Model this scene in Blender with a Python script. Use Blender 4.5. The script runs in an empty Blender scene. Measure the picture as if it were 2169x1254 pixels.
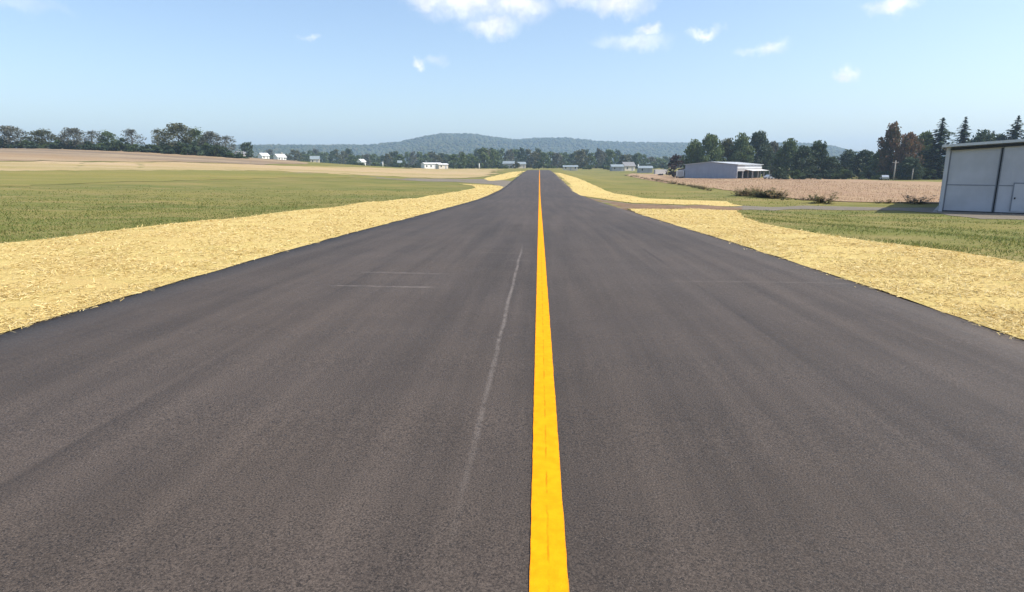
import bpy, bmesh, math, random
import numpy as np
from mathutils import Vector, Matrix, noise as mnoise

random.seed(7)
RNG = np.random.default_rng(11)
scene = bpy.context.scene
COL = scene.collection

# ------------------------------------------------------------------ camera
PW, PH = 2169.0, 1254.0            # size of the photograph in pixels
FPX = 1300.0                       # focal length in photograph pixels
HOR = 352.0                        # row of the horizon
VPX = 1142.5                       # column of the taxiway's vanishing point
EYE = 1.68
PITCH = math.atan((PH / 2 - HOR) / FPX)
YAW = math.atan((VPX - PW / 2) * math.cos(PITCH) / FPX)
CAMPOS = Vector((-0.055, 0.0, EYE))
cam = bpy.data.cameras.new('camera')
cam.sensor_width = 36.0
cam.lens = 36.0 * FPX / PW
cam.clip_start = 0.1
cam.clip_end = 20000.0
camo = bpy.data.objects.new('camera', cam)
COL.objects.link(camo)
camo.location = CAMPOS
camo.rotation_euler = (math.pi / 2 - PITCH, 0.0, YAW)
scene.camera = camo
CM = camo.rotation_euler.to_matrix()
RIGHT, UP, FWD = CM @ Vector((1, 0, 0)), CM @ Vector((0, 1, 0)), CM @ Vector((0, 0, -1))

def ray(px, py):
    return (FWD + RIGHT * ((px - PW / 2) / FPX) + UP * ((PH / 2 - py) / FPX)).normalized()

# ------------------------------------------------------------------ sky, sun, exposure
SUN_AZ, SUN_EL = 95.0, 50.0        # degrees right of +Y, degrees up
SKY_STRENGTH = 0.15
w = bpy.data.worlds.new('World'); scene.world = w; w.use_nodes = True

class NT:
    """small helper for node trees"""
    def __init__(self, tree):
        self.t = tree
        tree.nodes.clear()
    def n(self, kind, **kw):
        nd = self.t.nodes.new(kind)
        for k, v in kw.items():
            setattr(nd, k, v)
        return nd
    def put(self, sock, v):
        if hasattr(v, 'is_linked') or isinstance(v, bpy.types.NodeSocket):
            self.t.links.new(v, sock)
        elif isinstance(v, (tuple, list)) and len(v) == 3 and sock.type == 'RGBA':
            sock.default_value = (*v, 1.0)
        else:
            sock.default_value = v
    def m(self, op, a, b=0.0, c=None, clamp=False):
        nd = self.n('ShaderNodeMath', operation=op, use_clamp=clamp)
        self.put(nd.inputs[0], a); self.put(nd.inputs[1], b)
        if c is not None: self.put(nd.inputs[2], c)
        return nd.outputs[0]
    def vm(self, op, a, b=(0, 0, 0)):
        nd = self.n('ShaderNodeVectorMath', operation=op)
        self.put(nd.inputs[0], a); self.put(nd.inputs[1], b)
        return nd.outputs['Value'] if op in ('DOT_PRODUCT', 'LENGTH') else nd.outputs[0]
    def mix(self, f, a, b, blend='MIX'):
        nd = self.n('ShaderNodeMix', data_type='RGBA', blend_type=blend)
        self.put(nd.inputs[0], f); self.put(nd.inputs[6], a); self.put(nd.inputs[7], b)
        return nd.outputs[2]
    def ss(self, x, lo, hi, a=0.0, b=1.0):
        nd = self.n('ShaderNodeMapRange', interpolation_type='SMOOTHSTEP')
        self.put(nd.inputs[0], x)
        for i, v in enumerate((lo, hi, a, b)): self.put(nd.inputs[1 + i], v)
        return nd.outputs[0]
    def noise(self, vec, scale, detail=4.0, rough=0.55, out=0):
        nd = self.n('ShaderNodeTexNoise')
        self.put(nd.inputs['Vector'], vec)
        nd.inputs['Scale'].default_value = scale
        nd.inputs['Detail'].default_value = detail
        nd.inputs['Roughness'].default_value = rough
        return nd.outputs[out]
    def mapping(self, vec, scale=(1, 1, 1), loc=(0, 0, 0), rot=(0, 0, 0)):
        nd = self.n('ShaderNodeMapping')
        self.put(nd.inputs[0], vec)
        nd.inputs['Location'].default_value = loc
        nd.inputs['Rotation'].default_value = rot
        nd.inputs['Scale'].default_value = scale
        return nd.outputs[0]

N = NT(w.node_tree)
sky = N.n('ShaderNodeTexSky', sky_type='NISHITA')
sky.sun_disc = False
sky.sun_elevation = math.radians(SUN_EL)
sky.sun_rotation = math.radians(SUN_AZ)
sky.altitude = 100.0
sky.air_density = 1.0
sky.dust_density = 1.8
sky.ozone_density = 2.0
dirv = N.n('ShaderNodeTexCoord').outputs['Generated']
# fair-weather clouds: each one an uneven puff at its own direction
CLOUDS = [  # photo px, py, half width, half height, strength
    (985, -6, 105, 42, 1.0), (1090, 10, 78, 36, 1.0), (910, 0, 56, 22, .8), (1036, 54, 56, 21, .85), (1305, 0, 74, 32, 1.0), (1225, -6, 52, 20, .7),
    (1352, 88, 62, 19, .55), (1375, 64, 26, 13, .85), (1300, 88, 50, 12, .3), (1492, 73, 36, 13, .85), (1632, 106, 30, 15, .75), (1590, 110, 30, 9, .35),
    (1786, 158, 25, 12, .85), (1900, 8, 56, 20, .95), (893, 131, 16, 11, .9), (930, 130, 26, 9, .35), (656, 82, 16, 9, .45), (40, 8, 90, 18, .25),
    (-260, 40, 120, 34, .8), (2420, 60, 100, 30, .8)]
wob = N.vm('SUBTRACT', N.noise(dirv, 26.0, 6.0, .62, 1), (.5, .5, .5))
wob2 = N.vm('SUBTRACT', N.noise(dirv, 90.0, 3.0, .6, 1), (.5, .5, .5))
nd = N.n('ShaderNodeVectorMath', operation='SCALE'); N.put(nd.inputs[0], wob); nd.inputs[3].default_value = .050
nd2 = N.n('ShaderNodeVectorMath', operation='SCALE'); N.put(nd2.inputs[0], wob2); nd2.inputs[3].default_value = .010
vd = N.vm('ADD', N.vm('ADD', dirv, nd.outputs[0]), nd2.outputs[0])
total = None
for (px, py, hw, hh, st) in CLOUDS:
    c = ray(px, py)
    r = c.cross(Vector((0, 0, 1))).normalized(); u = r.cross(c).normalized()
    k = FPX / (c.dot(FWD))
    a = N.m('MULTIPLY', N.vm('DOT_PRODUCT', vd, tuple(r)), k / hw)
    b = N.m('MULTIPLY', N.m('SUBTRACT', N.vm('DOT_PRODUCT', vd, tuple(u)), u.dot(c)), k / hh)
    d = N.m('SQRT', N.m('ADD', N.m('MULTIPLY', a, a), N.m('MULTIPLY', b, b)))
    front = N.m('GREATER_THAN', N.vm('DOT_PRODUCT', vd, tuple(c)), 0.5)
    mk = N.m('MULTIPLY', N.ss(d, 1.4, .0, 0.0, st * .9), front)
    total = mk if total is None else N.m('MAXIMUM', total, mk)
# the same kind of cloud goes on overhead and behind, on a flat layer
sep = N.n('ShaderNodeSeparateXYZ'); N.put(sep.inputs[0], dirv)
zc = N.m('MAXIMUM', sep.outputs[2], .05)
lay = N.n('ShaderNodeCombineXYZ')
N.put(lay.inputs[0], N.m('DIVIDE', sep.outputs[0], zc)); N.put(lay.inputs[1], N.m('DIVIDE', sep.outputs[1], zc))
ln = N.noise(lay.outputs[0], 1.1, 6.0, .55)
over = N.m('MULTIPLY', N.ss(ln, .60, .70), N.ss(sep.outputs[2], .27, .36))
total = N.m('MAXIMUM', total, over)
shade = N.noise(dirv, 40.0, 4.0, .6)
ccol = N.mix(N.ss(shade, .35, .65), (5.0, 5.0, 5.4), (6.4, 6.3, 6.2))
skyc = N.mix(total, sky.outputs[0], ccol)
bg = N.n('ShaderNodeBackground'); N.put(bg.inputs[0], skyc); bg.inputs[1].default_value = SKY_STRENGTH
out = N.n('ShaderNodeOutputWorld'); N.put(out.inputs[0], bg.outputs[0])

sl = bpy.data.lights.new('sun', 'SUN'); sl.energy = 4.4; sl.angle = math.radians(.53); sl.color = (1.0, .93, .82)
so = bpy.data.objects.new('sun', sl); COL.objects.link(so)
az, el = math.radians(SUN_AZ), math.radians(SUN_EL)
SUNV = Vector((math.sin(az) * math.cos(el), math.cos(az) * math.cos(el), math.sin(el)))
so.rotation_euler = (-SUNV).to_track_quat('-Z', 'Y').to_euler()
so.location = (30, 30, 60)

vs = scene.view_settings
scene.display_settings.display_device = 'sRGB'
vs.view_transform = 'Standard'; vs.look = 'None'; vs.exposure = 0.5; vs.gamma = 1.0; vs.use_curve_mapping = False
scene.cycles.use_denoising = True
scene.cycles.max_bounces = 8
scene.cycles.volume_bounces = 1
scene.cycles.transparent_max_bounces = 8

# ------------------------------------------------------------------ terrain
def sstep(t):
    t = np.clip(t, 0.0, 1.0)
    return t * t * (3 - 2 * t)

_Y = np.arange(-400.0, 6000.0, .5)
def table(ys, zs, sig):
    v = np.interp(_Y, ys, zs)
    k = np.exp(-.5 * (np.arange(-int(3 * sig / .5), int(3 * sig / .5) + 1) * .5 / sig) ** 2); k /= k.sum()
    pad = len(k) // 2
    return np.convolve(np.pad(v, pad, mode='edge'), k, mode='valid')
_P = table([-400, 0, 6, 10, 16, 30, 40, 51, 60, 75, 90, 107, 121, 160, 221, 300, 500, 6000],
           [0, 0, -.03, -.09, -.22, -.62, -.88, -1.18, -1.40, -1.65, -1.72, -1.62, -1.42, -1.0, -.44, -.1, .3, .3], 3.5)
_R = table([-400, 0, 12, 25, 40, 60, 110, 210, 300, 500, 6000],
           [-.2, -.25, -.4, -.95, -1.4, -1.65, -1.95, -2.3, -2.0, 0.0, .3], 5.0)
def prof(y): return np.interp(y, _Y, _P)
EDGE_L, EDGE_R = -5.72, 4.90
def gz(x, y):
    """height of the ground at x, y (arrays)"""
    x = np.asarray(x, float); y = np.asarray(y, float)
    p = prof(y); r = np.interp(y, _Y, _R)
    wr = sstep((x - 7.0) / 14.0)
    wl = sstep((-x - 8.0) / 60.0)
    z = p * (1 - wr) + r * wr
    z = np.where(x < 0, p * (1 - .6 * wl), z)
    hill = 9.0 * sstep((y - 80) / 180.0) * sstep((-x - 10 - .35 * np.maximum(y - 260, 0)) / 200.0)
    z = z + hill * (x < 0)
    off = sstep((np.abs(x + .4) - 6.5) / 6.0)
    z = z + off * (.05 * np.sin(x * .31 + 1.3) * np.sin(y * .23) + .035 * np.sin(x * .77 + y * .53))
    inside = 1 - sstep((np.abs(x + .42) - 4.80) / .20)
    return z - .035 - .10 * inside
def g1(x, y): return float(gz(x, y))

def cast(px, py):
    """where the sight line through a photo pixel meets the ground"""
    d = ray(px, py); c = CAMPOS
    t = np.concatenate([np.arange(1.0, 60, .1), np.arange(60, 400, .5), np.arange(400, 4200, 4.0)])
    h = c.z + d.z * t - gz(c.x + d.x * t, c.y + d.y * t)
    i = int(np.argmax(h < 0))
    if h[i] >= 0: i = len(t) - 1
    t0, t1 = t[max(i - 1, 0)], t[i]
    for _ in range(20):
        tm = (t0 + t1) / 2
        if c.z + d.z * tm - g1(c.x + d.x * tm, c.y + d.y * tm) < 0: t1 = tm
        else: t0 = tm
    return (c.x + d.x * t1, c.y + d.y * t1)

def at(px, dist):
    """a ground point at photo column px, dist metres ahead"""
    d = ray(px, HOR); k = dist / (d.x * FWD.x + d.y * FWD.y) * math.hypot(FWD.x, FWD.y)
    x, y = CAMPOS.x + d.x * k, CAMPOS.y + d.y * k
    return Vector((x, y, g1(x, y)))

# ------------------------------------------------------------------ object helpers
def tag(o, label=None, cat=None, group=None, kind=None):
    if label: o['label'] = label
    if cat: o['category'] = cat
    if group: o['group'] = group
    if kind: o['kind'] = kind
    return o
def link(name, me, mat=None, parent=None):
    o = bpy.data.objects.new(name, me); COL.objects.link(o)
    if mat is not None and len(me.materials) == 0: me.materials.append(mat)
    if parent is not None: o.parent = parent
    return o
def empty(name, loc, rz=0.0):
    o = bpy.data.objects.new(name, None); COL.objects.link(o)
    o.location = loc; o.rotation_euler = (0, 0, rz); o.empty_display_size = .3
    return o
def mesh_np(name, V, F, smooth=False):
    me = bpy.data.meshes.new(name)
    V = np.asarray(V, np.float32); F = np.asarray(F, np.int32)
    nf, k = F.shape
    me.vertices.add(len(V)); me.vertices.foreach_set('co', V.ravel())
    me.loops.add(nf * k); me.loops.foreach_set('vertex_index', F.ravel())
    me.polygons.add(nf)
    me.polygons.foreach_set('loop_start', np.arange(nf, dtype=np.int32) * k)
    me.polygons.foreach_set('loop_total', np.full(nf, k, np.int32))
    me.update(calc_edges=True)
    if smooth: me.polygons.foreach_set('use_smooth', np.ones(nf, bool))
    return me
class MB:
    """collects simple shapes into one mesh"""
    def __init__(self): self.v = []; self.f = []
    def box(self, x0, x1, y0, y1, z0, z1):
        b = len(self.v)
        self.v += [(x, y, z) for z in (z0, z1) for y in (y0, y1) for x in (x0, x1)]
        self.f += [tuple(b + i for i in q) for q in ((0, 2, 3, 1), (4, 5, 7, 6), (0, 1, 5, 4), (2, 6, 7, 3), (0, 4, 6, 2), (1, 3, 7, 5))]
        return self
    def prism(self, pts, y0, y1):
        """polygon in x,z extruded along y"""
        b = len(self.v); n = len(pts)
        self.v += [(x, y0, z) for x, z in pts] + [(x, y1, z) for x, z in pts]
        self.f += [tuple(b + i for i in range(n)), tuple(b + n + i for i in reversed(range(n)))]
        self.f += [(b + i, b + n + i, b + n + (i + 1) % n, b + (i + 1) % n) for i in range(n)]
        return self
    def tube(self, pts, rad, seg=7):
        b = len(self.v); P = [Vector(p) for p in pts]
        for i, p in enumerate(P):
            d = (P[min(i + 1, len(P) - 1)] - P[max(i - 1, 0)]).normalized()
            a = d.orthogonal().normalized(); c = d.cross(a)
            for s in range(seg):
                t = 2 * math.pi * s / seg
                self.v.append(tuple(p + (a * math.cos(t) + c * math.sin(t)) * rad[i]))
        for i in range(len(P) - 1):
            for s in range(seg):
                q = b + i * seg
                self.f.append((q + s, q + (s + 1) % seg, q + seg + (s + 1) % seg, q + seg + s))
        self.f.append(tuple(b + (len(P) - 1) * seg + s for s in range(seg)))
        self.f.append(tuple(b + s for s in reversed(range(seg))))
        return self
    def build(self, name, mat, parent=None, smooth=False):
        me = bpy.data.meshes.new(name); me.from_pydata(self.v, [], self.f)
        bm = bmesh.new(); bm.from_mesh(me); bmesh.ops.recalc_face_normals(bm, faces=bm.faces[:]); bm.to_mesh(me); bm.free()
        if smooth:
            for p in me.polygons: p.use_smooth = True
        return link(name, me, mat, parent)

def wobble(poly, step, amp, seed, fq=1.0):
    """resample a closed outline and give it an uneven edge"""
    outp = []
    n = len(poly); s = seed * 17.3
    for i in range(n):
        a, b = Vector(poly[i]), Vector(poly[(i + 1) % n])
        L = (b - a).length; k = max(1, min(160, int(L / step)))
        nrm = Vector((-(b - a).y, (b - a).x)).normalized() if L > 0 else Vector((0, 0))
        for j in range(k):
            p = a.lerp(b, j / k)
            q = mnoise.noise((p.x * .9 * fq + s, p.y * .9 * fq, s)) * .6 + mnoise.noise((p.x * 3.1 * fq + s, p.y * 3.1 * fq, s)) * .4
            outp.append(tuple(p + nrm * q * amp))
    return outp
def sheet(name, poly, spacing, off, mat, label=None, kind='structure', cat=None):
    """a sheet on the ground with the outline poly (x, y), following the terrain"""
    bm = bmesh.new()
    f = bm.faces.new([bm.verts.new((x, y, 0)) for x, y in poly])
    bmesh.ops.triangulate(bm, faces=bm.faces[:])
    xs = [p[0] for p in poly]; ys = [p[1] for p in poly]
    sx, sy = spacing if isinstance(spacing, tuple) else (spacing, spacing)
    for (lo, hi, st, no) in ((min(xs), max(xs), sx, (1, 0, 0)), (min(ys), max(ys), sy, (0, 1, 0))):
        k = lo + st
        while k < hi:
            bmesh.ops.bisect_plane(bm, geom=bm.verts[:] + bm.edges[:] + bm.faces[:], plane_co=(k * no[0], k * no[1], 0), plane_no=no, dist=1e-5)
            k += st
    V = np.array([v.co[:] for v in bm.verts])
    Z = gz(V[:, 0], V[:, 1]) + off
    for v, z in zip(bm.verts, Z): v.co.z = z
    for f in bm.faces:
        f.smooth = True
        if f.normal.z < 0: f.normal_flip()
    bm.normal_update()
    for f in bm.faces:
        if f.normal.z < 0: f.normal_flip()
    me = bpy.data.meshes.new(name); bm.to_mesh(me); bm.free()
    o = link(name, me, mat)
    return tag(o, label, cat, None, kind)

def inpoly(X, Y, poly):
    r = np.zeros(len(X), bool); n = len(poly); j = n - 1
    for i in range(n):
        xi, yi = poly[i]; xj, yj = poly[j]
        c = ((yi > Y) != (yj > Y)) & (X < (xj - xi) * (Y - yi) / (yj - yi + 1e-12) + xi)
        r ^= c; j = i
    return r

# ------------------------------------------------------------------ materials
def new_mat(name):
    m = bpy.data.materials.new(name); m.use_nodes = True
    return m, NT(m.node_tree)
def finish(T, col, rough=.9, bump=None, bstr=.3, bdist=.02, spec=.3, metallic=0.0):
    b = T.n('ShaderNodeBsdfPrincipled')
    T.put(b.inputs['Base Color'], col); T.put(b.inputs['Roughness'], rough)
    b.inputs['Specular IOR Level'].default_value = spec
    b.inputs['Metallic'].default_value = metallic
    if bump is not None:
        bn = T.n('ShaderNodeBump'); bn.inputs['Strength'].default_value = bstr; bn.inputs['Distance'].default_value = bdist
        T.put(bn.inputs['Height'], bump); T.put(b.inputs['Normal'], bn.outputs[0])
    o = T.n('ShaderNodeOutputMaterial'); T.put(o.inputs[0], b.outputs[0])
def obc(T): return T.n('ShaderNodeTexCoord').outputs['Object']

def m_simple(name, col, rough=.7, var=.12, scale=3.0, spec=.3, metallic=0.0, rnd=0.0):
    m, T = new_mat(name)
    n = T.noise(obc(T), scale, 5.0, .6)
    c = T.mix(T.ss(n, .3, .7), tuple(k * (1 - var) for k in col), tuple(min(1, k * (1 + var)) for k in col))
    finish(T, c, rough, n, .15, .01, spec, metallic)
    return m

def m_asphalt():
    m, T = new_mat('asphalt')
    v = obc(T)
    s = T.n('ShaderNodeSeparateXYZ'); T.put(s.inputs[0], v)
    X, Y = s.outputs[0], s.outputs[1]
    fine = T.noise(v, 95.0, 2.0, .7)
    mid = T.noise(v, 30.0, 3.0, .65)
    blot = T.noise(v, .9, 4.0, .55)
    big = T.noise(T.mapping(v, (.5, .12, 1)), .6, 3.0, .5)
    streak = T.noise(T.mapping(v, (1, .035, 1)), 2.4, 4.0, .55)
    thin = T.noise(T.mapping(v, (1, .02, 1)), 9.0, 3.0, .6)
    c = T.mix(T.ss(fine, .32, .70), (.018, .0136, .0106), (.098, .076, .060))
    c = T.mix(T.ss(mid, .35, .68, 0, .5), c, (.066, .052, .044))
    k = T.m('ADD', T.m('MULTIPLY', T.ss(streak, .3, .7), .45), T.m('ADD', T.m('MULTIPLY', T.ss(blot, .3, .7), .22), T.m('ADD', T.m('MULTIPLY', T.ss(big, .3, .7), .35), T.m('MULTIPLY', T.ss(thin, .3, .7), .18))))
    k = T.m('ADD', T.m('MULTIPLY', k, .75), .55)
    c = T.mix(1.0, c, T.n('ShaderNodeCombineColor').outputs[0], 'MULTIPLY') if False else c
    vmul = T.n('ShaderNodeVectorMath', operation='SCALE'); T.put(vmul.inputs[0], c); T.put(vmul.inputs[3], k)
    c = vmul.outputs[0]
    c = T.mix(T.ss(T.noise(v, 150.0, 1.0, .5), .70, .78, 0, .7), c, (.24, .20, .17))
    for sx in (-2.95, 2.35):
        sd = T.m('ABSOLUTE', T.m('SUBTRACT', X, T.m('ADD', sx, T.m('MULTIPLY', T.m('SUBTRACT', T.noise(T.mapping(v, (0, 1, 0)), 1.5, 3.0), .5), .05))))
        c = T.mix(T.m('MULTIPLY', T.ss(sd, .05, .008, 0, .5), T.ss(T.noise(T.mapping(v, (1, .3, 1)), 1.2, 4.0), .38, .62)), c, (.026, .021, .018))
    c = T.mix(T.ss(T.noise(T.mapping(v, (1, .5, 1)), 1.7, 5.0, .7), .64, .74, 0, .35), c, (.030, .024, .020))
    # warm/grey drift of the mix
    c = T.mix(T.ss(T.noise(v, .35, 3.0), .35, .65, 0, .25), c, T.mix(1.0, c, (1.0, .93, .80), 'MULTIPLY'))
    # pale construction joint left of the centreline, broken and wavering
    jx = T.m('SUBTRACT', X, T.m('ADD', -.445, T.m('MULTIPLY', T.m('SUBTRACT', T.noise(T.mapping(v, (0, 1, 0)), .7, 2.0), .5), .045)))
    jw = T.ss(T.m('ADD', T.m('ABSOLUTE', jx), T.m('MULTIPLY', T.m('SUBTRACT', mid, .5), .03)), .034, .004)
    brk = T.ss(T.noise(T.mapping(v, (1.2, .8, 1)), 5.5, 5.0, .75), .28, .60)
    rng = T.m('MULTIPLY', T.ss(Y, 2.0, 4.0), T.ss(Y, 15.5, 12.5))
    jm = T.m('MULTIPLY', T.m('MULTIPLY', jw, brk), T.m('MULTIPLY', rng, T.ss(Y, 3.0, 8.0, .20, .50)))
    jm = T.m('MULTIPLY', jm, T.ss(fine, .30, .62, .25, 1.0))
    c = T.mix(jm, c, (.30, .26, .23))
    # pale transverse scuffs left by the roller
    for (y0, x0, x1, sl, st, wd) in ((8.95, -3.3, -1.5, .05, .42, .075), (10.25, -3.2, -1.45, .10, .34, .085), (9.6, 2.0, 6.0, .02, .18, .10), (6.15, -.36, -.10, .0, .34, .04),
                                     (7.2, -.42, -.1, .0, .2, .05), (13.2, -1.5, -.1, .02, .16, .12), (12.0, -.8, -.1, 0, .16, .10), (3.33, -.95, -.72, .0, .35, .02), (5.0, -.66, -.5, 0, .3, .04)):
        yy = T.m('SUBTRACT', T.m('ADD', Y, T.m('MULTIPLY', X, sl)), T.m('ADD', y0 + sl * (x0 + x1) / 2, T.m('MULTIPLY', T.m('SUBTRACT', T.noise(v, 2.2, 3.0), .5), .16)))
        mk = T.m('MULTIPLY', T.ss(T.m('ABSOLUTE', yy), wd, wd * .15), T.m('MULTIPLY', T.ss(X, x0, x0 + .25), T.ss(X, x1, x1 - .25)))
        mk = T.m('MULTIPLY', mk, T.ss(T.noise(v, 6.0, 4.0, .7), .25, .7, 0, st))
        mk = T.m('MULTIPLY', mk, T.ss(mid, .30, .65, .3, 1.0))
        c = T.mix(mk, c, (.30, .26, .23))
    # darker brown along both edges
    e = T.m('MAXIMUM', T.m('SUBTRACT', X, EDGE_R - .10), T.m('SUBTRACT', EDGE_L + .10, X))
    c = T.mix(T.ss(T.m('ADD', e, T.m('MULTIPLY', T.m('SUBTRACT', mid, .5), .12)), -.04, .10, 0, .75), c, (.035, .024, .016))
    h = T.m('ADD', T.m('MULTIPLY', fine, 1.0), T.m('MULTIPLY', mid, .6))
    finish(T, c, T.ss(mid, .3, .7, .62, .85), h, .55, .006, .35)
    return m

def m_paint():
    m, T = new_mat('yellow_paint')
    v = obc(T)
    s = T.n('ShaderNodeSeparateXYZ'); T.put(s.inputs[0], v)
    fine = T.noise(v, 120.0, 3.0, .7)
    mid = T.noise(v, 14.0, 4.0, .6)
    c = T.mix(T.ss(mid, .3, .7), (.82, .29, .0025), (.90, .35, .004))
    c = T.mix(T.ss(fine, .55, .75, 0, .5), c, (.66, .25, .004))
    c = T.mix(T.ss(T.noise(v, 70.0, 4.0, .75), .66, .78, 0, .55), c, (.16, .10, .03))
    # hairline crack of the joint under the paint
    jx = T.m('SUBTRACT', s.outputs[0], T.m('MULTIPLY', T.m('SUBTRACT', T.noise(T.mapping(v, (0, 1, 0)), 9.0, 4.0, .7), .5), .025))
    ck = T.m('MULTIPLY', T.ss(T.m('ABSOLUTE', jx), .0075, .0015), T.ss(T.noise(T.mapping(v, (0, 1, 0)), 5.0, 4.0), .40, .6))
    c = T.mix(T.m('MULTIPLY', ck, .6), c, (.45, .12, .002))
    # thinner paint at the two edges
    e = T.m('ADD', T.m('ABSOLUTE', s.outputs[0]), T.m('MULTIPLY', T.m('SUBTRACT', fine, .5), .018))
    c = T.mix(T.ss(e, .075, .085, 0, .75), c, (.20, .12, .03))
    finish(T, c, .8, fine, .4, .004, .08)
    return m

def m_ground(name, c1, c2, c3, s1=.25, s2=2.0, stretch=(1, 1, 1), fine=40.0, rough=.95, bstr=.6, bdist=.04, rowdir=None):
    """three colours broken up at three scales"""
    m, T = new_mat(name)
    v = obc(T)
    a = T.noise(T.mapping(v, stretch), s1, 5.0, .6)
    b = T.noise(T.mapping(v, stretch, (31, 7, 3)), s2, 5.0, .65)
    f = T.noise(v, fine, 3.0, .7)
    c = T.mix(T.ss(a, .35, .65), c1, c2)
    c = T.mix(T.ss(b, .42, .70, 0, .8), c, c3)
    dark = T.mix(1.0, c, (.62, .60, .55), 'MULTIPLY')
    c = T.mix(T.ss(f, .60, .38, 0, .6), c, dark)
    finish(T, c, rough, T.m('ADD', f, T.m('MULTIPLY', b, 1.5)), bstr, bdist, .15)
    return m

def m_island(name, cols, trans=.0, rough=.8, big=None, spec=.2):
    """colour picked per loose piece (blade, strand, leaf), drifting over the plant"""
    m, T = new_mat(name)
    g = T.n('ShaderNodeNewGeometry')
    ramp = T.n('ShaderNodeValToRGB')
    els = ramp.color_ramp.elements
    while len(els) < len(cols): els.new(.5)
    for i, c in enumerate(cols):
        els[i].position = i / (len(cols) - 1); els[i].color = (*c, 1)
    r = g.outputs['Random Per Island']
    if big:
        n = T.noise(T.n('ShaderNodeTexCoord').outputs['Object'], big, 3.0)
        oi = T.n('ShaderNodeObjectInfo').outputs['Random']
        r = T.m('ADD', T.m('MULTIPLY', r, .45), T.m('ADD', T.m('MULTIPLY', T.ss(n, .3, .7), .35), T.m('MULTIPLY', oi, .2)), clamp=True)
    T.put(ramp.inputs[0], r)
    b = T.n('ShaderNodeBsdfPrincipled'); T.put(b.inputs['Base Color'], ramp.outputs[0])
    b.inputs['Roughness'].default_value = rough; b.inputs['Specular IOR Level'].default_value = spec
    o = T.n('ShaderNodeOutputMaterial')
    if trans > 0:
        t = T.n('ShaderNodeBsdfTranslucent'); T.put(t.inputs[0], ramp.outputs[0])
        mx = T.n('ShaderNodeMixShader'); mx.inputs[0].default_value = trans
        T.put(mx.inputs[1], b.outputs[0]); T.put(mx.inputs[2], t.outputs[0]); T.put(o.inputs[0], mx.outputs[0])
    else:
        T.put(o.inputs[0], b.outputs[0])
    return m

M = {}
M['asphalt'] = m_asphalt()
M['paint'] = m_paint()
M['old_asphalt'] = m_ground('old_asphalt', (.19, .165, .13), (.22, .19, .15), (.16, .145, .115), .2, 1.5, (1, 1, 1), 30.0, .85, .3, .01)
M['grass'] = m_ground('grass_ground', (.125, .145, .034), (.205, .185, .050), (.27, .210, .085), .09, .55, (.30, 1, 1), 12.0, .95, .5, .04)
M['dirt'] = m_ground('dirt', (.20, .130, .080), (.26, .175, .11), (.16, .11, .075), .5, 2.0)
M['pale_grass'] = m_ground('pale_grass', (.225, .200, .050), (.175, .178, .044), (.27, .220, .075), .045, .22, (.10, 1, 1), 8.0, .95, .5, .04)
M['straw_bed'] = m_ground('straw_bed', (.54, .395, .15), (.61, .48, .19), (.50, .40, .14), .25, 1.6, (1, 1, 1), 30.0, .95, .7, .03)
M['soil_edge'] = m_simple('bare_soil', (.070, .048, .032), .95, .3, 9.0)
M['dry_grass'] = m_ground('dry_grass', (.42, .31, .16), (.33, .27, .11), (.48, .36, .24), .045, .16, (.08, 1, 1), 6.0)
M['soil_field'] = m_ground('soil_field', (.33, .225, .125), (.205, .158, .115), (.40, .31, .20), .030, .11, (.07, 1, 1), 5.0)
M['crop_field'] = m_ground('crop_field', (.355, .245, .150), (.32, .210, .135), (.42, .305, .190), .08, .8, (1, .35, 1), 8.0)
M['straw'] = m_island('straw', [(.44, .315, .115), (.57, .43, .17), (.65, .51, .215), (.73, .61, .33)], .15, .6)
M['blade'] = m_island('grass_blade', [(.115, .160, .036), (.150, .185, .046), (.205, .210, .060), (.32, .275, .11)], .4, .6)
M['blade_dry'] = m_island('dry_blade', [(.29, .185, .105), (.36, .24, .14), (.42, .30, .18)], .25, .7)
LEAFC = {
    'leaf_green': [(0.0386, 0.067, 0.0283), (0.0709, 0.1082, 0.0386), (0.1095, 0.1482, 0.0541), (0.1609, 0.1932, 0.0837)],
    'leaf_olive': [(0.0484, 0.0581, 0.0266), (0.0799, 0.0871, 0.0387), (0.115, 0.115, 0.0545), (0.1513, 0.1392, 0.0786)],
    'leaf_dark': [(0.0236, 0.0439, 0.0304), (0.0405, 0.0675, 0.0405), (0.0675, 0.0979, 0.0506), (0.1046, 0.135, 0.0675)],
    'leaf_rust': [(0.0473, 0.0607, 0.0351), (0.0878, 0.081, 0.0432), (0.1958, 0.1148, 0.0648), (0.2835, 0.1553, 0.0945)],
    'leaf_plum': [(.030, .018, .022), (.045, .026, .026), (.060, .034, .030), (.075, .050, .035)],
    'leaf_grey': [(0.0696, 0.0759, 0.0633), (0.1012, 0.1075, 0.0822), (0.1391, 0.1391, 0.1075), (0.1771, 0.1708, 0.1391)],
    'needle': [(0.0168, 0.0364, 0.0224), (0.0252, 0.0504, 0.028), (0.0392, 0.0672, 0.0364), (0.056, 0.084, 0.0448)],
    'weed_dry': [(.16, .12, .055), (.24, .18, .08), (.32, .24, .12), (.38, .30, .17)],
    'weed_leaf': [(.070, .080, .024), (.12, .120, .036), (.18, .155, .055), (.28, .22, .10)],
}
for k, c in LEAFC.items(): M[k] = m_island(k, c, .30, .6, .35)
M['bark'] = m_simple('bark', (.10, .085, .07), .9, .3, 6.0)
M['pale_bark'] = m_simple('pale_bark', (.30, .28, .25), .9, .2, 6.0)
M['forest'] = m_island('forest_crowns', [(.022, .036, .018), (.036, .052, .024), (.055, .066, .030), (.075, .072, .036)], 0, .9)
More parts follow.
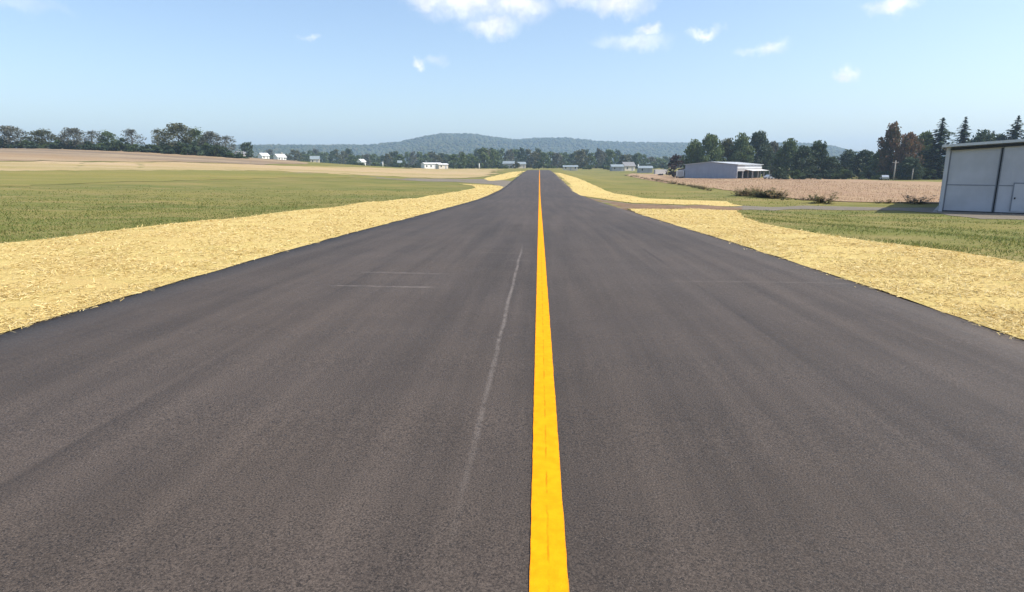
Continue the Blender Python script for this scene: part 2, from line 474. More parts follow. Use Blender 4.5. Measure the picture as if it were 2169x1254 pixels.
M['hill'] = m_ground('hill_floor', (.030, .040, .018), (.040, .045, .020), (.050, .050, .024), .004, .02, (1, 1, 1), .3)
M['metal_wall'] = m_simple('grey_siding', (.46, .465, .50), .55, .06, .8, .4)
M['metal_door'] = m_simple('grey_door_sheet', (.43, .435, .475), .5, .09, .5, .4)
M['rail_grey'] = m_simple('dark_rail', (.20, .215, .25), .6, .1, 2.0)
M['trim'] = m_simple('pale_trim', (.55, .57, .60), .5, .06, 2.0)
M['dark_gap'] = m_simple('dark_rubber_and_shade', (.025, .027, .032), .8, .1, 3.0)  # rubber black; on the door track it stands in for header shadow
M['roof_metal'] = m_simple('roof_sheet', (.48, .50, .52), .4, .06, .8, .5)
M['barn_wall'] = m_simple('barn_siding', (.25, .285, .36), .5, .06, .5, .4)
M['white_paint'] = m_simple('white_paint', (.78, .77, .74), .6, .05, 1.0)
M['cream_paint'] = m_simple('cream_paint', (.62, .55, .45), .7, .08, 1.0)
M['grey_paint'] = m_simple('grey_paint', (.36, .36, .37), .7, .08, 1.0)
M['roof_grey'] = m_simple('grey_shingle', (.20, .20, .21), .8, .15, 2.0)
M['roof_pale'] = m_simple('pale_roof', (.22, .26, .28), .5, .1, 1.0)
M['roof_white'] = m_simple('white_roof', (.66, .66, .66), .5, .06, 1.0)
M['glass'] = m_simple('dark_glass', (.02, .025, .03), .1, .1, 1.0, .6)
M['wood'] = m_simple('weathered_pole', (.24, .21, .18), .9, .2, 5.0)
M['silver'] = m_simple('silver_paint', (.34, .38, .42), .35, .05, 1.0, .5, .3)
M['tyre'] = m_simple('tyre_rubber', (.02, .02, .02), .8, .1, 8.0)
M['concrete'] = m_simple('concrete', (.38, .36, .33), .9, .12, 2.0)

# ------------------------------------------------------------------ ground sheet
def axis(fine_lo, fine_hi, st, far, growth=1.16):
    a = list(np.arange(fine_lo, fine_hi + 1e-6, st))
    s = st; x = fine_hi
    while x < far:
        s *= growth; x = min(x + s, far); a.append(x)
    s = st; x = fine_lo
    while x > -far:
        s *= growth; x = max(x - s, -far); a.insert(0, x)
    return np.array(a)
gx = axis(-42, 42, .75, 4500, 1.07)
gy = axis(-6, 100, .75, 4500, 1.06)
gy = gy[gy > -420]
GX, GY = np.meshgrid(gx, gy)
V = np.stack([GX.ravel(), GY.ravel(), gz(GX.ravel(), GY.ravel())], 1)
nx, ny = len(gx), len(gy)
I = np.arange(nx * ny).reshape(ny, nx)
F = np.stack([I[:-1, :-1].ravel(), I[:-1, 1:].ravel(), I[1:, 1:].ravel(), I[1:, :-1].ravel()], 1)
ground = link('ground', mesh_np('ground', V, F, True), M['grass'])
tag(ground, 'green and olive airfield grass running out to the hills', None, None, 'structure')

# ------------------------------------------------------------------ taxiway
ys = np.concatenate([np.arange(-8, 20, .25), np.arange(20, 60, .5), np.arange(60, 302, 1.5)])
xs = np.concatenate([[EDGE_L], np.linspace(-5.0, 4.2, 12), [EDGE_R]])
V = []
for y in ys:
    z = float(prof(y))
    wl = .035 * mnoise.noise((3.1, y * .9, 0)) + .02 * mnoise.noise((7.7, y * 3.3, 0))
    wr = .035 * mnoise.noise((13.1, y * .9, 0)) + .02 * mnoise.noise((17.7, y * 3.3, 0))
    row = [(EDGE_L + wl - .02, y, z - .16), (EDGE_L + wl, y, z - .012)]
    row += [(x, y, z + .002 * mnoise.noise((x * .6, y * .25, 5))) for x in xs[1:-1]]
    row += [(EDGE_R + wr, y, z - .012), (EDGE_R + wr + .02, y, z - .16)]
    V += row
nc = len(xs) + 2
I = np.arange(len(ys) * nc).reshape(len(ys), nc)
F = np.stack([I[:-1, :-1].ravel(), I[:-1, 1:].ravel(), I[1:, 1:].ravel(), I[1:, :-1].ravel()], 1)
taxi = link('taxiway', mesh_np('taxiway', V, F, True), M['asphalt'])
tag(taxi, 'freshly paved dark asphalt taxiway running straight ahead', None, None, 'structure')

ly = np.concatenate([np.arange(-6, 25, .05), np.arange(25, 60, .5), np.arange(60, 296, 2)])
V = []
for y in ly:
    z = float(prof(y)) + .006
    a = .0805 + .004 * mnoise.noise((1.5, y * 9, 2)) + .002 * mnoise.noise((1.5, y * 31, 2))
    b = .0805 + .004 * mnoise.noise((9.5, y * 9, 2)) + .002 * mnoise.noise((9.5, y * 31, 2))
    V += [(-a, y, z), (b, y, z)]
I = np.arange(len(ly) * 2).reshape(-1, 2)
F = np.stack([I[:-1, 0], I[:-1, 1], I[1:, 1], I[1:, 0]], 1)
line = link('centre_line', mesh_np('centre_line', V, F), M['paint'])
tag(line, 'solid yellow centre line painted along the taxiway', None, None, 'structure')

# ------------------------------------------------------------------ verges, fields, side roads
def P(*pts): return [cast(*p) for p in pts]
LSIDE = [(EDGE_L - .02, y) for y in (0, -6)]
straw_l = P((0, 518), (145, 503), (219, 492), (361, 476), (478, 465), (560, 455), (658, 444), (791, 428), (909, 415), (983, 403), (1007, 398), (1000, 393), (974, 389.5), (1042, 392), (1060, 394), (1067, 397), (1060, 402), (1042, 410))
straw_l = [(-12.9, -6), (-12.9, 8)] + straw_l
ytip = straw_l[-1][1]
straw_l += [(EDGE_L - .02, y) for y in (52, 46, 40, 34, 28, 22, 16, 12, 8, 4, 0, -6)]
straw_l2 = P((1024, 379), (1086, 364), (1113, 362.5), (1112, 368), (1105, 372.5), (1071, 380.5), (1038, 384))
straw_r = [(EDGE_R + .02, y) for y in (-6, 0, 4, 8, 12, 16, 20, 24, 28, 31)] + P((1332, 443), (1420, 444), (1500, 444.5), (1560, 446), (1575, 461), (1606, 473), (1718, 494), (1858, 515), (2011, 533), (2169, 559)) + [(9.9, 6), (9.9, -6)]
straw_r2 = P((1170, 366), (1186, 366.5), (1225, 378), (1260, 393), (1300, 410), (1360, 420), (1540, 427), (1572, 437), (1450, 434.5), (1340, 430.5), (1275, 421.5), (1232, 415), (1213, 405.5), (1193, 389.5))
STRAWS = [wobble(straw_l, .35, .10, 1), wobble(straw_l2, .8, .15, 2), wobble(straw_r, .35, .10, 3), wobble(straw_r2, .6, .15, 4)]
# bare soil between pavement and straw
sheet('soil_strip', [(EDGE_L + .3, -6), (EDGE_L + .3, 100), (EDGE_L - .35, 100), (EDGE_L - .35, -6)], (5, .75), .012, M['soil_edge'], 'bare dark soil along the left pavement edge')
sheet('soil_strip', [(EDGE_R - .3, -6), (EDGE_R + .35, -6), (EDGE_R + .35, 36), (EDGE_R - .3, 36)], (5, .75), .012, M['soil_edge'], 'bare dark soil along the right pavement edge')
SL = ['broad straw mulched verge along the left taxiway edge', 'narrow straw mulched verge beyond the side taxiway on the left', 'broad straw mulched verge along the right taxiway edge', 'straw mulched wedge beyond the side road on the right']
for pl, lb, sp in zip(STRAWS, SL, (1.0, 3.0, 1.0, 2.0)):
    sheet('straw_verge', pl, sp, .028, M['straw_bed'], lb)
road_r = P((1232, 417), (1275, 423.5), (1340, 432), (1450, 436), (1560, 438.5), (1575, 436), (1700, 436), (1985, 440), (2120, 442)) + [(34, 36), (25, 36.2)] + P((1990, 452), (1900, 446), (1700, 443.5), (1580, 445), (1500, 444), (1420, 443), (1325, 442)) + [(4.3, 33.5), (4.3, 54)]
dirt_r = P((1215, 408), (1232, 417), (1275, 424.5), (1340, 433), (1450, 436.5), (1572, 440), (1572, 445), (1500, 446), (1420, 445), (1330, 444)) + [(4.3, 33), (4.3, 62)]
sheet('dirt_track', wobble(dirt_r, .8, .1, 5), 1.5, .024, M['dirt'], 'brown dirt crossing between the two straw verges on the right')
sheet('side_road', wobble(road_r, .8, .08, 6), 1.5, .020, M['old_asphalt'], 'worn grey side road leading from the taxiway to the hangar')
road_l = [(-5.0, 98), (-5.0, 128)] + P((1036, 380), (950, 379), (860, 377), (740, 370), (620, 363)) + P((600, 366.5), (740, 374.5), (860, 382), (950, 385), (1010, 388.5), (1042, 390.5))
sheet('side_taxiway', wobble(road_l, 2.0, .1, 7), 3.0, .020, M['old_asphalt'], 'grey side taxiway curving away to the left')
dry_l = [at(-330, 120).xy[:], at(-900, 150).xy[:], at(-900, 230).xy[:]] + P((-250, 341), (0, 342), (200, 343), (400, 345), (560, 350), (700, 353.3), (860, 357.5), (1000, 357.5), (1060, 359), (1030, 374), (940, 378), (860, 375.5), (705, 369), (600, 362), (300, 361), (0, 362))
dry_l = [tuple(p) for p in dry_l]
sheet('dry_grass_field', wobble(dry_l, 2.0, 7.0, 8, .12), 5.0, .05, M['dry_grass'], 'tan dry grass band across the rising ground on the left')
soil_l = [tuple(at(-900, 234).xy), tuple(at(-900, 420).xy), tuple(at(-250, 420).xy), tuple(at(0, 420).xy), tuple(at(250, 420).xy), tuple(at(420, 430).xy), tuple(at(560, 400).xy)] + P((650, 347), (560, 349.5), (400, 344.3), (200, 342.3), (0, 341.3), (-250, 340))
pale = [tuple(at(-420, 85).xy)] + P((-100, 366), (0, 361), (300, 360), (600, 361.5), (705, 368), (860, 374.5), (870, 380), (740, 377), (600, 376), (300, 384), (0, 394), (-100, 397))
sheet('pale_grass_band', wobble(pale, 1.5, 6.0, 12, .15), 4.0, .035, M['pale_grass'], 'yellowing grass strip between green infield and dry grass')
sheet('ploughed_field', wobble(soil_l, 3.0, 5.0, 9, .10), 6.0, .06, M['soil_field'], 'brown ploughed field on the hillside below the left trees')
crop = P((1322, 371), (1345, 376), (1400, 386), (1470, 395), (1560, 406), (1620, 415), (1700, 424), (1800, 428), (1985, 431), (2200, 433), (2260, 386), (1985, 386), (1830, 381), (1700, 378), (1600, 377), (1450, 374), (1400, 370), (1340, 367.5))
sheet('crop_field', wobble(crop, 1.5, .4, 10), 4.0, .06, M['crop_field'], 'pinkish tan ripe crop field beyond the weedy bank')

# ------------------------------------------------------------------ loose straw and grass (stuff)
def scatter(n, r0, r1, a0, a1):
    r = r0 * (r1 / r0) ** RNG.random(n)
    a = a0 + (a1 - a0) * RNG.random(n)
    return np.sin(a) * r, np.cos(a) * r
def strands(X, Y, L, Wd, lift):
    n = len(X)
    a = RNG.random(n) * math.tau; t = RNG.normal(0, .22, n)
    dx, dy, dz = np.cos(a) * np.cos(t), np.sin(a) * np.cos(t), np.sin(t)
    L = L * RNG.uniform(.5, 1.4, n)
    z = np.maximum(gz(X, Y) + .028, np.where((X > EDGE_L) & (X < EDGE_R), prof(Y) + .004, -99)) + np.abs(dz) * L * .5 + lift * RNG.random(n)
    C = np.stack([X, Y, z], 1); D = np.stack([dx, dy, dz], 1) * (L * .5)[:, None]
    S = np.stack([-np.sin(a), np.cos(a), RNG.normal(0, .4, n)], 1) * (Wd * .5 * RNG.uniform(.6, 1.5, n))[:, None]
    V = np.stack([C - D - S, C + D - S, C + D + S, C - D + S], 1).reshape(-1, 3)
    F = np.arange(4 * n).reshape(n, 4)
    return V, F
def blades(X, Y, H, Wd, lean=.45):
    n = len(X)
    a = RNG.random(n) * math.tau
    h = H * RNG.uniform(.45, 1.3, n)
    z = gz(X, Y) + .0
    B = np.stack([X, Y, z], 1)
    S = np.stack([np.cos(a), np.sin(a), np.zeros(n)], 1) * (Wd * .5)[:, None]
    l = RNG.normal(0, lean, (n, 2)) * h[:, None]
    T = B + np.stack([l[:, 0], l[:, 1], h], 1)
    V = np.stack([B - S, B + S, T], 1).reshape(-1, 3)
    return V, np.arange(3 * n).reshape(n, 3)

for i, (pl, lb) in enumerate(zip(STRAWS, ('loose pale straw strewn over the left verge', 'loose straw on the far left verge', 'loose pale straw strewn over the right verge', 'loose straw on the wedge beyond the side road'))):
    X, Y = scatter((420000, 30000, 330000, 50000)[i], 6.0, (130, 260, 45, 220)[i], (-1.35, -.5, .02, .02)[i], (-.02, -.02, 1.35, .6)[i])
    j = RNG.normal(0, .10, len(X))          # a few stalks stray over the outline
    k = inpoly(X + j, Y, pl); X, Y = X[k], Y[k]
    r = np.hypot(X, Y)
    thin = np.array([mnoise.noise((x * .8, y * .8, 9)) + .6 * mnoise.noise((x * 2.7, y * 2.7, 4)) for x, y in zip(X, Y)])
    k = RNG.random(len(X)) < np.clip(.62 + thin * .9, .10, 1); X, Y, r = X[k], Y[k], r[k]
    V, F = strands(X, Y, .062 + .0012 * r, .0030 + .0004 * r, .008 + .0002 * r)
    o = link('loose_straw', mesh_np('loose_straw', V, F), M['straw'])
    tag(o, lb, 'straw', None, 'stuff')

ALLZ = STRAWS + [road_r, road_l]
def free(X, Y, extra=()):
    k = (X < EDGE_L - .2) | (X > EDGE_R + .2)
    for pl in ALLZ + list(extra): k &= ~inpoly(X, Y, pl)
    return k
for (n, r0, r1, a0, a1, lb, ex) in ((230000, 9, 95, -1.3, -.05, 'short green grass of the left infield', (dry_l, soil_l)),
                                (150000, 9, 90, .10, 1.3, 'short green grass between the right verge and hangar', (crop,))):
    X, Y = scatter(n, r0, r1, a0, a1)
    k = free(X, Y, ex); X, Y = X[k], Y[k]
    hz = (Y > 40.5) & (X > 24)            # keep the hangar floor clear
    X, Y = X[~hz], Y[~hz]
    cl = np.array([mnoise.noise((x * .5, y * .35, 3)) for x, y in zip(X, Y)])
    k = RNG.random(len(X)) < np.clip((.62 + cl * .9) * np.clip(1.25 - np.hypot(X, Y) / 80, 0, 1), 0, 1)
    X, Y, cl = X[k], Y[k], cl[k]
    r = np.hypot(X, Y)
    V, F = blades(X, Y, (.048 + .0005 * r) * (1 + .6 * cl), .010 + .0009 * r, .6)
    o = link('grass', mesh_np('grass', V, F), M['blade'])
    tag(o, lb, 'grass', None, 'stuff')
# dry stems along the near edge of the crop
X = RNG.uniform(24, 75, 26000); Y = 55 + RNG.random(26000) ** 1.8 * 150
k = inpoly(X, Y, crop); X, Y = X[k], Y[k]
V, F = blades(X, Y, np.full(len(X), .26), .02 + .0004 * Y, .5)
tag(link('crop_stalks', mesh_np('crop_stalks', V, F), M['blade_dry']), 'ripe tan crop stalks standing in the right field', 'crop', None, 'stuff')

# ------------------------------------------------------------------ trees
def leaf_cloud(centres, radii, counts, size, flat=.8):
    Vs = []
    for c, r, n in zip(centres, radii, counts):
        d = RNG.normal(size=(n, 3)); d /= np.linalg.norm(d, axis=1)[:, None]
        p = np.asarray(c) + d * (r * RNG.random(n) ** .45)[:, None] * np.array([1, 1, flat])
        a = RNG.normal(size=(n, 3)); a /= np.linalg.norm(a, axis=1)[:, None]
        b = np.cross(a, RNG.normal(size=(n, 3))); b /= np.linalg.norm(b, axis=1)[:, None]
        s = (size * RNG.uniform(.6, 1.4, n))[:, None]
        Vs.append(np.stack([p - a * s, p + b * s * .55, p + a * s, p - b * s * .55], 1).reshape(-1, 3))
    V = np.concatenate(Vs)
    return V, np.arange(len(V)).reshape(-1, 4)

def tmpl_broad(seed, H=10.0, R=4.0, bole=.22, n=26, leaves=110, fill=1.0, size=.34, lr=1.35):
    """a broadleaf tree 10 m tall: trunk with limbs, and clumps of leaves at the limb ends"""
    rr = random.Random(seed)
    mb = MB()
    top = H * .80
    pts = [(0, 0, -.3)]; rad = [.30]
    for i in range(1, 7):
        t = i / 6; pts.append((rr.uniform(-.18, .18) * t * 2, rr.uniform(-.18, .18) * t * 2, top * t)); rad.append(.26 * (1 - t) + .04)
    mb.tube(pts, rad)
    cs, rs = [], []
    for i in range(n):
        t = (i + .5) / n
        zc = H * (bole + (1 - bole) * t * .92)
        wid = R * math.sin(math.pi * min(1, .16 + .80 * t)) ** .75
        a = i * 2.399 + rr.uniform(-.5, .5)
        q = wid * rr.uniform(.35, .95)
        c = (math.cos(a) * q, math.sin(a) * q, zc + rr.uniform(-.5, .4))
        cs.append(c); rs.append(lr * rr.uniform(.7, 1.25))
        if i % 2 == 0:
            z0 = max(H * .16, zc - q * .9)
            z0 = min(z0, top * .95)
            mb.tube([(0, 0, z0), (c[0] * .5, c[1] * .5, z0 + (zc - z0) * .45), c], [.08, .045, .015], 5)
    cs.append((0, 0, H - lr * .8)); rs.append(lr)
    cnt = [int(leaves * fill * rr.uniform(.6, 1.3)) for _ in cs]
    V, F = leaf_cloud(cs, rs, cnt, size)
    t_o = mb.build('trunk', M['bark'])
    tm = t_o.data; bpy.data.objects.remove(t_o)
    return tm, mesh_np('crown', V, F)

def tmpl_conifer(seed, H=10.0, R=2.6):
    rr = random.Random(seed)
    mb = MB()
    mb.tube([(0, 0, -.3), (0, 0, H * .5), (0, 0, H * .97)], [.24, .14, .02])
    Vs = []
    z = H * .06
    while z < H * .985:
        t = z / H
        br = R * (1 - t) ** .62 * rr.uniform(.6, 1.15) * min(1, (1 - t) * 9 + .1)
        k = max(4, int(9 * (1 - t) + 4))
        for i in range(k):
            a = math.tau * (i / k) + rr.uniform(-.3, .3)
            L = br * rr.uniform(.45, 1.15); ls = .45 + .55 * min(1, (1 - t) * 4)
            nseg = max(2, int(L / .22))
            for s in range(nseg):
                f = (s + rr.random()) / nseg
                for _ in range(2):
                    c = Vector((math.cos(a) * L * f, math.sin(a) * L * f, z - .34 * L * f + .1 * f * f * L + rr.uniform(-.1, .1)))
                    d1 = Vector((math.cos(a + rr.uniform(-.9, .9)), math.sin(a + rr.uniform(-.9, .9)), rr.uniform(-.6, .2))).normalized() * rr.uniform(.24, .42) * ls
                    d2 = Vector((-math.sin(a), math.cos(a), rr.uniform(-.5, .5))).normalized() * rr.uniform(.12, .22) * ls
                    Vs += [c - d1, c + d2, c + d1, c - d2]
        z += rr.uniform(.26, .42) * (1 - .4 * t)
    V = np.array([v[:] for v in Vs])
    o = mb.build('trunk', M['bark']); tm = o.data; bpy.data.objects.remove(o)
    return tm, mesh_np('crown', V, np.arange(len(V)).reshape(-1, 4))

def tmpl_bush(seed, n=12, leaves=90, size=.16, H=2.0, R=1.3):
    rr = random.Random(seed)
    mb = MB(); cs, rs = [], []
    for i in range(n):
        a = rr.random() * math.tau; q = R * rr.random() ** .6 * .8
        c = (math.cos(a) * q, math.sin(a) * q, H * rr.uniform(.05, .82) * (1 - .35 * q / R))
        cs.append(c); rs.append(rr.uniform(.28, .55) * H * .42)
        mb.tube([(c[0] * .15, c[1] * .15, -.1), c], [.035, .01], 4)
    V, F = leaf_cloud(cs, rs, [leaves] * n, size)
    V[:, 2] = np.maximum(V[:, 2], .01)
    o = mb.build('stem', M['bark']); tm = o.data; bpy.data.objects.remove(o)
    return tm, mesh_np('foliage', V, F)

def tmpl_weed(seed):
    """an upright weed clump about 1 m tall: stems with narrow leaves"""
    rr = random.Random(seed); mb = MB(); Vs = []
    for i in range(16):
        a = rr.random() * math.tau; q = rr.random() ** .7 * .5; h = rr.uniform(.5, 1.05)
        b = Vector((math.cos(a) * q * .5, math.sin(a) * q * .5, -.05)); t = Vector((math.cos(a) * q * 1.3, math.sin(a) * q * 1.3, h * rr.uniform(.5, 1)))
        mb.tube([b, t], [.012, .004], 3)
        for _ in range(15):
            f = rr.uniform(.12, 1.0); c = b.lerp(t, f)
            an = rr.random() * math.tau
            d = Vector((math.cos(an), math.sin(an), rr.uniform(-.2, .7))).normalized() * rr.uniform(.10, .22)
            s = Vector((-math.sin(an), math.cos(an), rr.uniform(-.3, .3))) * .045
            Vs += [c, c + d * .5 + s, c + d, c + d * .5 - s]
    V = np.array([v[:] for v in Vs])
    o = mb.build('stem', M['bark']); tm = o.data; bpy.data.objects.remove(o)
    return tm, mesh_np('foliage', V, np.arange(len(V)).reshape(-1, 4))

TB = [tmpl_broad(1, n=44, bole=.06, lr=1.5), tmpl_broad(2, R=4.6, n=50, bole=.05, lr=1.5), tmpl_broad(3, R=3.3, n=40, bole=.05, lr=1.4), tmpl_broad(4, R=5.0, n=54, bole=.04, lr=1.55)]
TA = [tmpl_broad(5, R=4.4, bole=.08, n=44, fill=.85, lr=1.55, size=.26), tmpl_broad(6, R=3.8, bole=.08, n=38, fill=.85, lr=1.5, size=.26), tmpl_broad(7, R=3.4, bole=.1, n=30, fill=.55, lr=1.4, size=.22)]
TF = [tmpl_broad(8, R=4.2, n=14, leaves=50, size=.6, lr=1.7, bole=.06), tmpl_broad(9, R=5.0, n=15, leaves=50, size=.6, lr=1.7, bole=.05), tmpl_broad(10, R=3.0, n=12, leaves=50, size=.55, lr=1.5, bole=.08)]
TC = [tmpl_conifer(21), tmpl_conifer(22, R=2.2), tmpl_conifer(23, R=3.0)]
TS = [tmpl_bush(31), tmpl_bush(32, n=15), tmpl_bush(33, n=9)]
TW = [tmpl_weed(41), tmpl_weed(42), tmpl_weed(43)]

def plant(name, tm, loc, height, base_h, width, mat, label, cat, group=None, parts=('trunk', 'crown'), bark=None):
    """width scales the plant sideways (1 = as modelled)"""
    r = empty(name, loc, random.random() * math.tau)
    s = height / base_h
    r.scale = (s * width, s * width, s)
    for pn, me, mt in zip(parts, tm, (bark or M['bark'], mat)):
        o = link(pn, me, mt, r)
        if o.material_slots and o.material_slots[0].material is not mt:
            o.material_slots[0].link = 'OBJECT'; o.material_slots[0].material = mt
    return tag(r, label, cat, group)

def tree_px(tms, i, px, ytop, dist, hw, mat, label, group=None, name='broadleaf_tree', rad=(4, 4.6, 3.3, 5.0), sink=0.0, bark=None):
    """tree whose crown is hw pixels half-wide and reaches photo row ytop"""
    p = at(px, dist)
    h = EYE + (HOR - ytop) / FPX * dist - p.z
    h = max(h, 1.5)
    r0 = rad[i % len(tms)]
    wd = (hw / FPX * dist) / (r0 * 1.0) / (h / 10.0)
    return plant(name, tms[i % len(tms)], p, h, 10.0, wd, mat, label, 'tree', group, bark=bark)

# airy hedgerow trees on the hill to the left, each with dark scrub at its foot
RA = (4.4, 3.8, 3.4)
LT = [(30, 272, 252, 32, 0, 'leaf_grey', 'twin-topped airy grey green tree at the end of the hedgerow'),
      (99, 279, 256, 32, 1, 'leaf_olive', 'wide yellow-olive tree in the hedgerow above the ploughed field'),
      (164, 276, 250, 27, 0, 'leaf_grey', 'pale silvery dome-crowned tree in the hedgerow above the ploughed field'),
      (203, 279, 254, 20, 2, 'leaf_grey', 'slim thin-crowned tree between a silvery and a green hedgerow tree'),
      (236, 282, 258, 22, 1, 'leaf_green', 'compact leafy green tree in the middle of the hedgerow'),
      (286, 275, 255, 22, 2, 'leaf_grey', 'nearly bare spindly tree left of the hedgerow gap'),
      (341, 275, 262, 17, 2, 'leaf_olive', 'lone thin tree just right of the hedgerow gap'),
      (384, 267, 256, 36, 0, 'leaf_olive', 'tallest broad olive green tree of the hedgerow'),
      (420, 277, 262, 26, 1, 'leaf_green', 'mid-sized green tree beside the tallest hedgerow tree'),
      (452, 283, 258, 24, 0, 'leaf_grey', 'dusky grey tree near the low end of the hedgerow'),
      (483, 289, 262, 20, 2, 'leaf_grey', 'bare-looking grey tree ending the hedgerow nearest the houses'),
      (-40, 276, 255, 34, 1, 'leaf_green', 'green hedgerow tree beyond the twin-topped airy tree')]
for (px, yt, d, hw, i, mt, lb) in LT:
    tree_px(TA, i, px, yt, d, hw, M[mt], lb, 'hedgerow trees on the left hill', rad=RA)
SB = [(-70, 292), (-35, 294), (-5, 292), (25, 296), (62, 294), (92, 298), (124, 300), (146, 294), (172, 294), (196, 298), (222, 300), (246, 298), (268, 293), (294, 302),
      (325, 304), (350, 303), (372, 298), (394, 296), (416, 298), (438, 300), (460, 304), (482, 312), (500, 322)]
SB = [q for a, b in zip(SB, SB[1:] + [(512, 326)]) for q in (a, ((a[0] + b[0]) / 2, max(a[1], b[1]) + 3))]
for j, (px, yt) in enumerate(SB):
    d = 246 + (j * 7) % 9
    p = at(px, d); h = max(1.8, EYE + (HOR - yt - random.uniform(-2, 3)) / FPX * d - p.z)
    plant('hedgerow_shrub', TS[j % 3], p, h, 2.0, (4.0 + random.uniform(-.4, .7)) / 1.3 / (h / 2.0), M[('leaf_dark', 'leaf_dark', 'leaf_green')[j % 3]],
          'dark scrub under the ' + min(LT, key=lambda q: abs(q[0] - px))[6], 'shrub', 'scrub under the hedgerow', ('stem', 'foliage'))

# trees right of the taxiway
RT = [(1468, 303, 245, 24, 0, 'leaf_green', 'smaller green tree left of the big trees behind the long grey shed'),
      (1503, 289, 240, 28, 3, 'leaf_green', 'tall round dark green tree behind the gable of the long grey shed'),
      (1538, 296, 250, 24, 1, 'leaf_olive', 'lighter olive tree between two taller ones behind the long shed'),
      (1568, 291, 244, 25, 0, 'leaf_green', 'broad green tree behind the open end of the long shed'),
      (1602, 284, 248, 31, 3, 'leaf_dark', 'tallest dark domed tree behind the long grey shed'),
      (1632, 302, 258, 24, 1, 'leaf_grey', 'dull grey green tree at the far end of the long shed'),
      (1668, 301, 236, 26, 0, 'leaf_green', 'green tree right of the long shed before the hill'),
      (1700, 312, 205, 26, 3, 'leaf_dark', 'left one of two blackish trees at the crop field edge'),
      (1730, 303, 208, 25, 2, 'leaf_dark', 'taller one of two blackish trees at the crop field edge'),
      (1762, 332, 204, 20, 1, 'leaf_dark', 'low dark tree beside the two blackish trees'),
      (1795, 322, 225, 24, 0, 'leaf_dark', 'dark tree under the sloping end of the hill'),
      (1830, 319, 215, 26, 1, 'leaf_dark', 'dark tree left of the rust-coloured tree'),
      (1862, 322, 208, 24, 3, 'leaf_green', 'bushy green tree under the rust-coloured tree'),
      (1882, 268, 196, 24, 2, 'leaf_rust', 'tall dark-topped tree turning rust red beside the conifers'),
      (1918, 284, 190, 26, 1, 'leaf_rust', 'rounded orange-brown autumn tree next to the conifers'),
      (1952, 284, 200, 28, 3, 'leaf_green', 'rounded green tree between rust tree and tall conifer'),
      (1928, 335, 184, 24, 2, 'leaf_dark', 'dark low tree beneath the orange-brown autumn tree'),
      (2072, 286, 198, 34, 0, 'leaf_dark', 'dark broad tree showing over the grey hangar roof'),
      (2108, 287, 200, 26, 1, 'leaf_dark', 'low dark tree showing beside the peaked one over the hangar'),
      (2185, 290, 200, 34, 0, 'leaf_green', 'green tree behind the hangar ridge')]
for (px, yt, d, hw, i, mt, lb) in RT:
    tree_px(TB, i, px, yt, d, hw, M[mt], lb, 'trees beyond the crop field')
tree_px(TF, 2, 1428, 330, 226, 18, M['leaf_plum'], 'small purple-brown tree at the left corner of the long shed', rad=(4.2, 5, 3))
for (px, yt, d, hw, i, lb) in ((1984, 252, 190, 50, 2, 'tallest broad dark conifer left of the grey hangar'), (2031, 252, 202, 36, 1, 'slim open conifer rising over the hangar corner'),
                               (2141, 250, 196, 46, 0, 'pointed dark conifer rising over the hangar roof'), (2093, 280, 206, 30, 1, 'small conifer tip peeking over the hangar roof')):
    tree_px(TC, i, px, yt, d, hw, M['needle'], lb, 'conifers behind the hangar', 'conifer', (2.4, 2.0, 2.8))
for j, px in enumerate((1655, 1690, 1722, 1752, 1785, 1812, 1842, 1870, 1902, 1935, 1962, 1992)):
    p = at(px, 186 + (j * 5) % 8); h = random.uniform(2.6, 4.6)
    plant('field_edge_shrub', TS[j % 3], p, h, 2.0, 3.0 / 1.3 / (h / 2), M[('leaf_dark', 'leaf_green', 'leaf_dark')[j % 3]], 'dark shrub below the ' + min(RT, key=lambda q: abs(q[0] - px))[6], 'shrub', 'shrubs at the crop field edge', ('stem', 'foliage'))

# lone round tree by the houses on the left
tree_px(TF, 1, 526, 304, 345, 20, M['leaf_dark'], 'round dark tree standing alone right of the hedgerow', rad=(4.2, 5, 3))
# belt of trees in front of the hills
BELT = []
for j in range(80):
    px = 560 + j * 11.2 + random.uniform(-4, 4)
    d = random.uniform(480, 700)
    if px < 740: yt = 322 + random.uniform(-6, 8) ; d = random.uniform(560, 760)
    elif px < 1010: yt = 326 + random.uniform(-5, 6)
    elif px < 1130: yt = 318 + random.uniform(-3, 8)
    elif px < 1310: yt = 320 + random.uniform(-4, 7)
    else: yt = 330 + random.uniform(-5, 6)
    BELT.append((px, yt, d))
BELT += [(1022, 315, 460), (1046, 317, 470), (1268, 317, 520), (1292, 319, 530), (1140, 318, 560), (980, 325, 440), (960, 328, 435), (1000, 329, 445)]
KL = {'leaf_green': 'hazy green tree in the belt below the hills', 'leaf_dark': 'hazy dark tree in the belt below the hills', 'leaf_olive': 'hazy olive tree in the belt below the hills', 'leaf_grey': 'hazy grey green tree in the belt below the hills'}
MARK = [(560, 'behind the white gabled house'), (594, 'behind the white farmhouse with chimney'), (668, 'behind the beige house above the dry grass'), (766, 'beside the white house half hidden in the belt'), (811, 'behind the white marker post of the dry field'),
        (847, 'beside the narrow pale two-storey house'), (914, 'behind the long white building'), (936, 'behind the cream wing of the white building'), (1078, 'behind the wide grey house'),
        (1104, 'behind the cream house by the taxiway end'), (1142, 'straight over the far end of the taxiway'), (1208, 'behind the low beige building'), (1306, 'behind the low grey house'), (1330, 'behind the steep gabled cream house'), (1366, 'behind the pale roofed bungalow'), (1400, 'behind the white box trailer')]
OWN = {}
for mx, ph in MARK:
    j = min((q for q in range(len(BELT)) if q not in OWN), key=lambda q: abs(BELT[q][0] - mx)); OWN[j] = ph
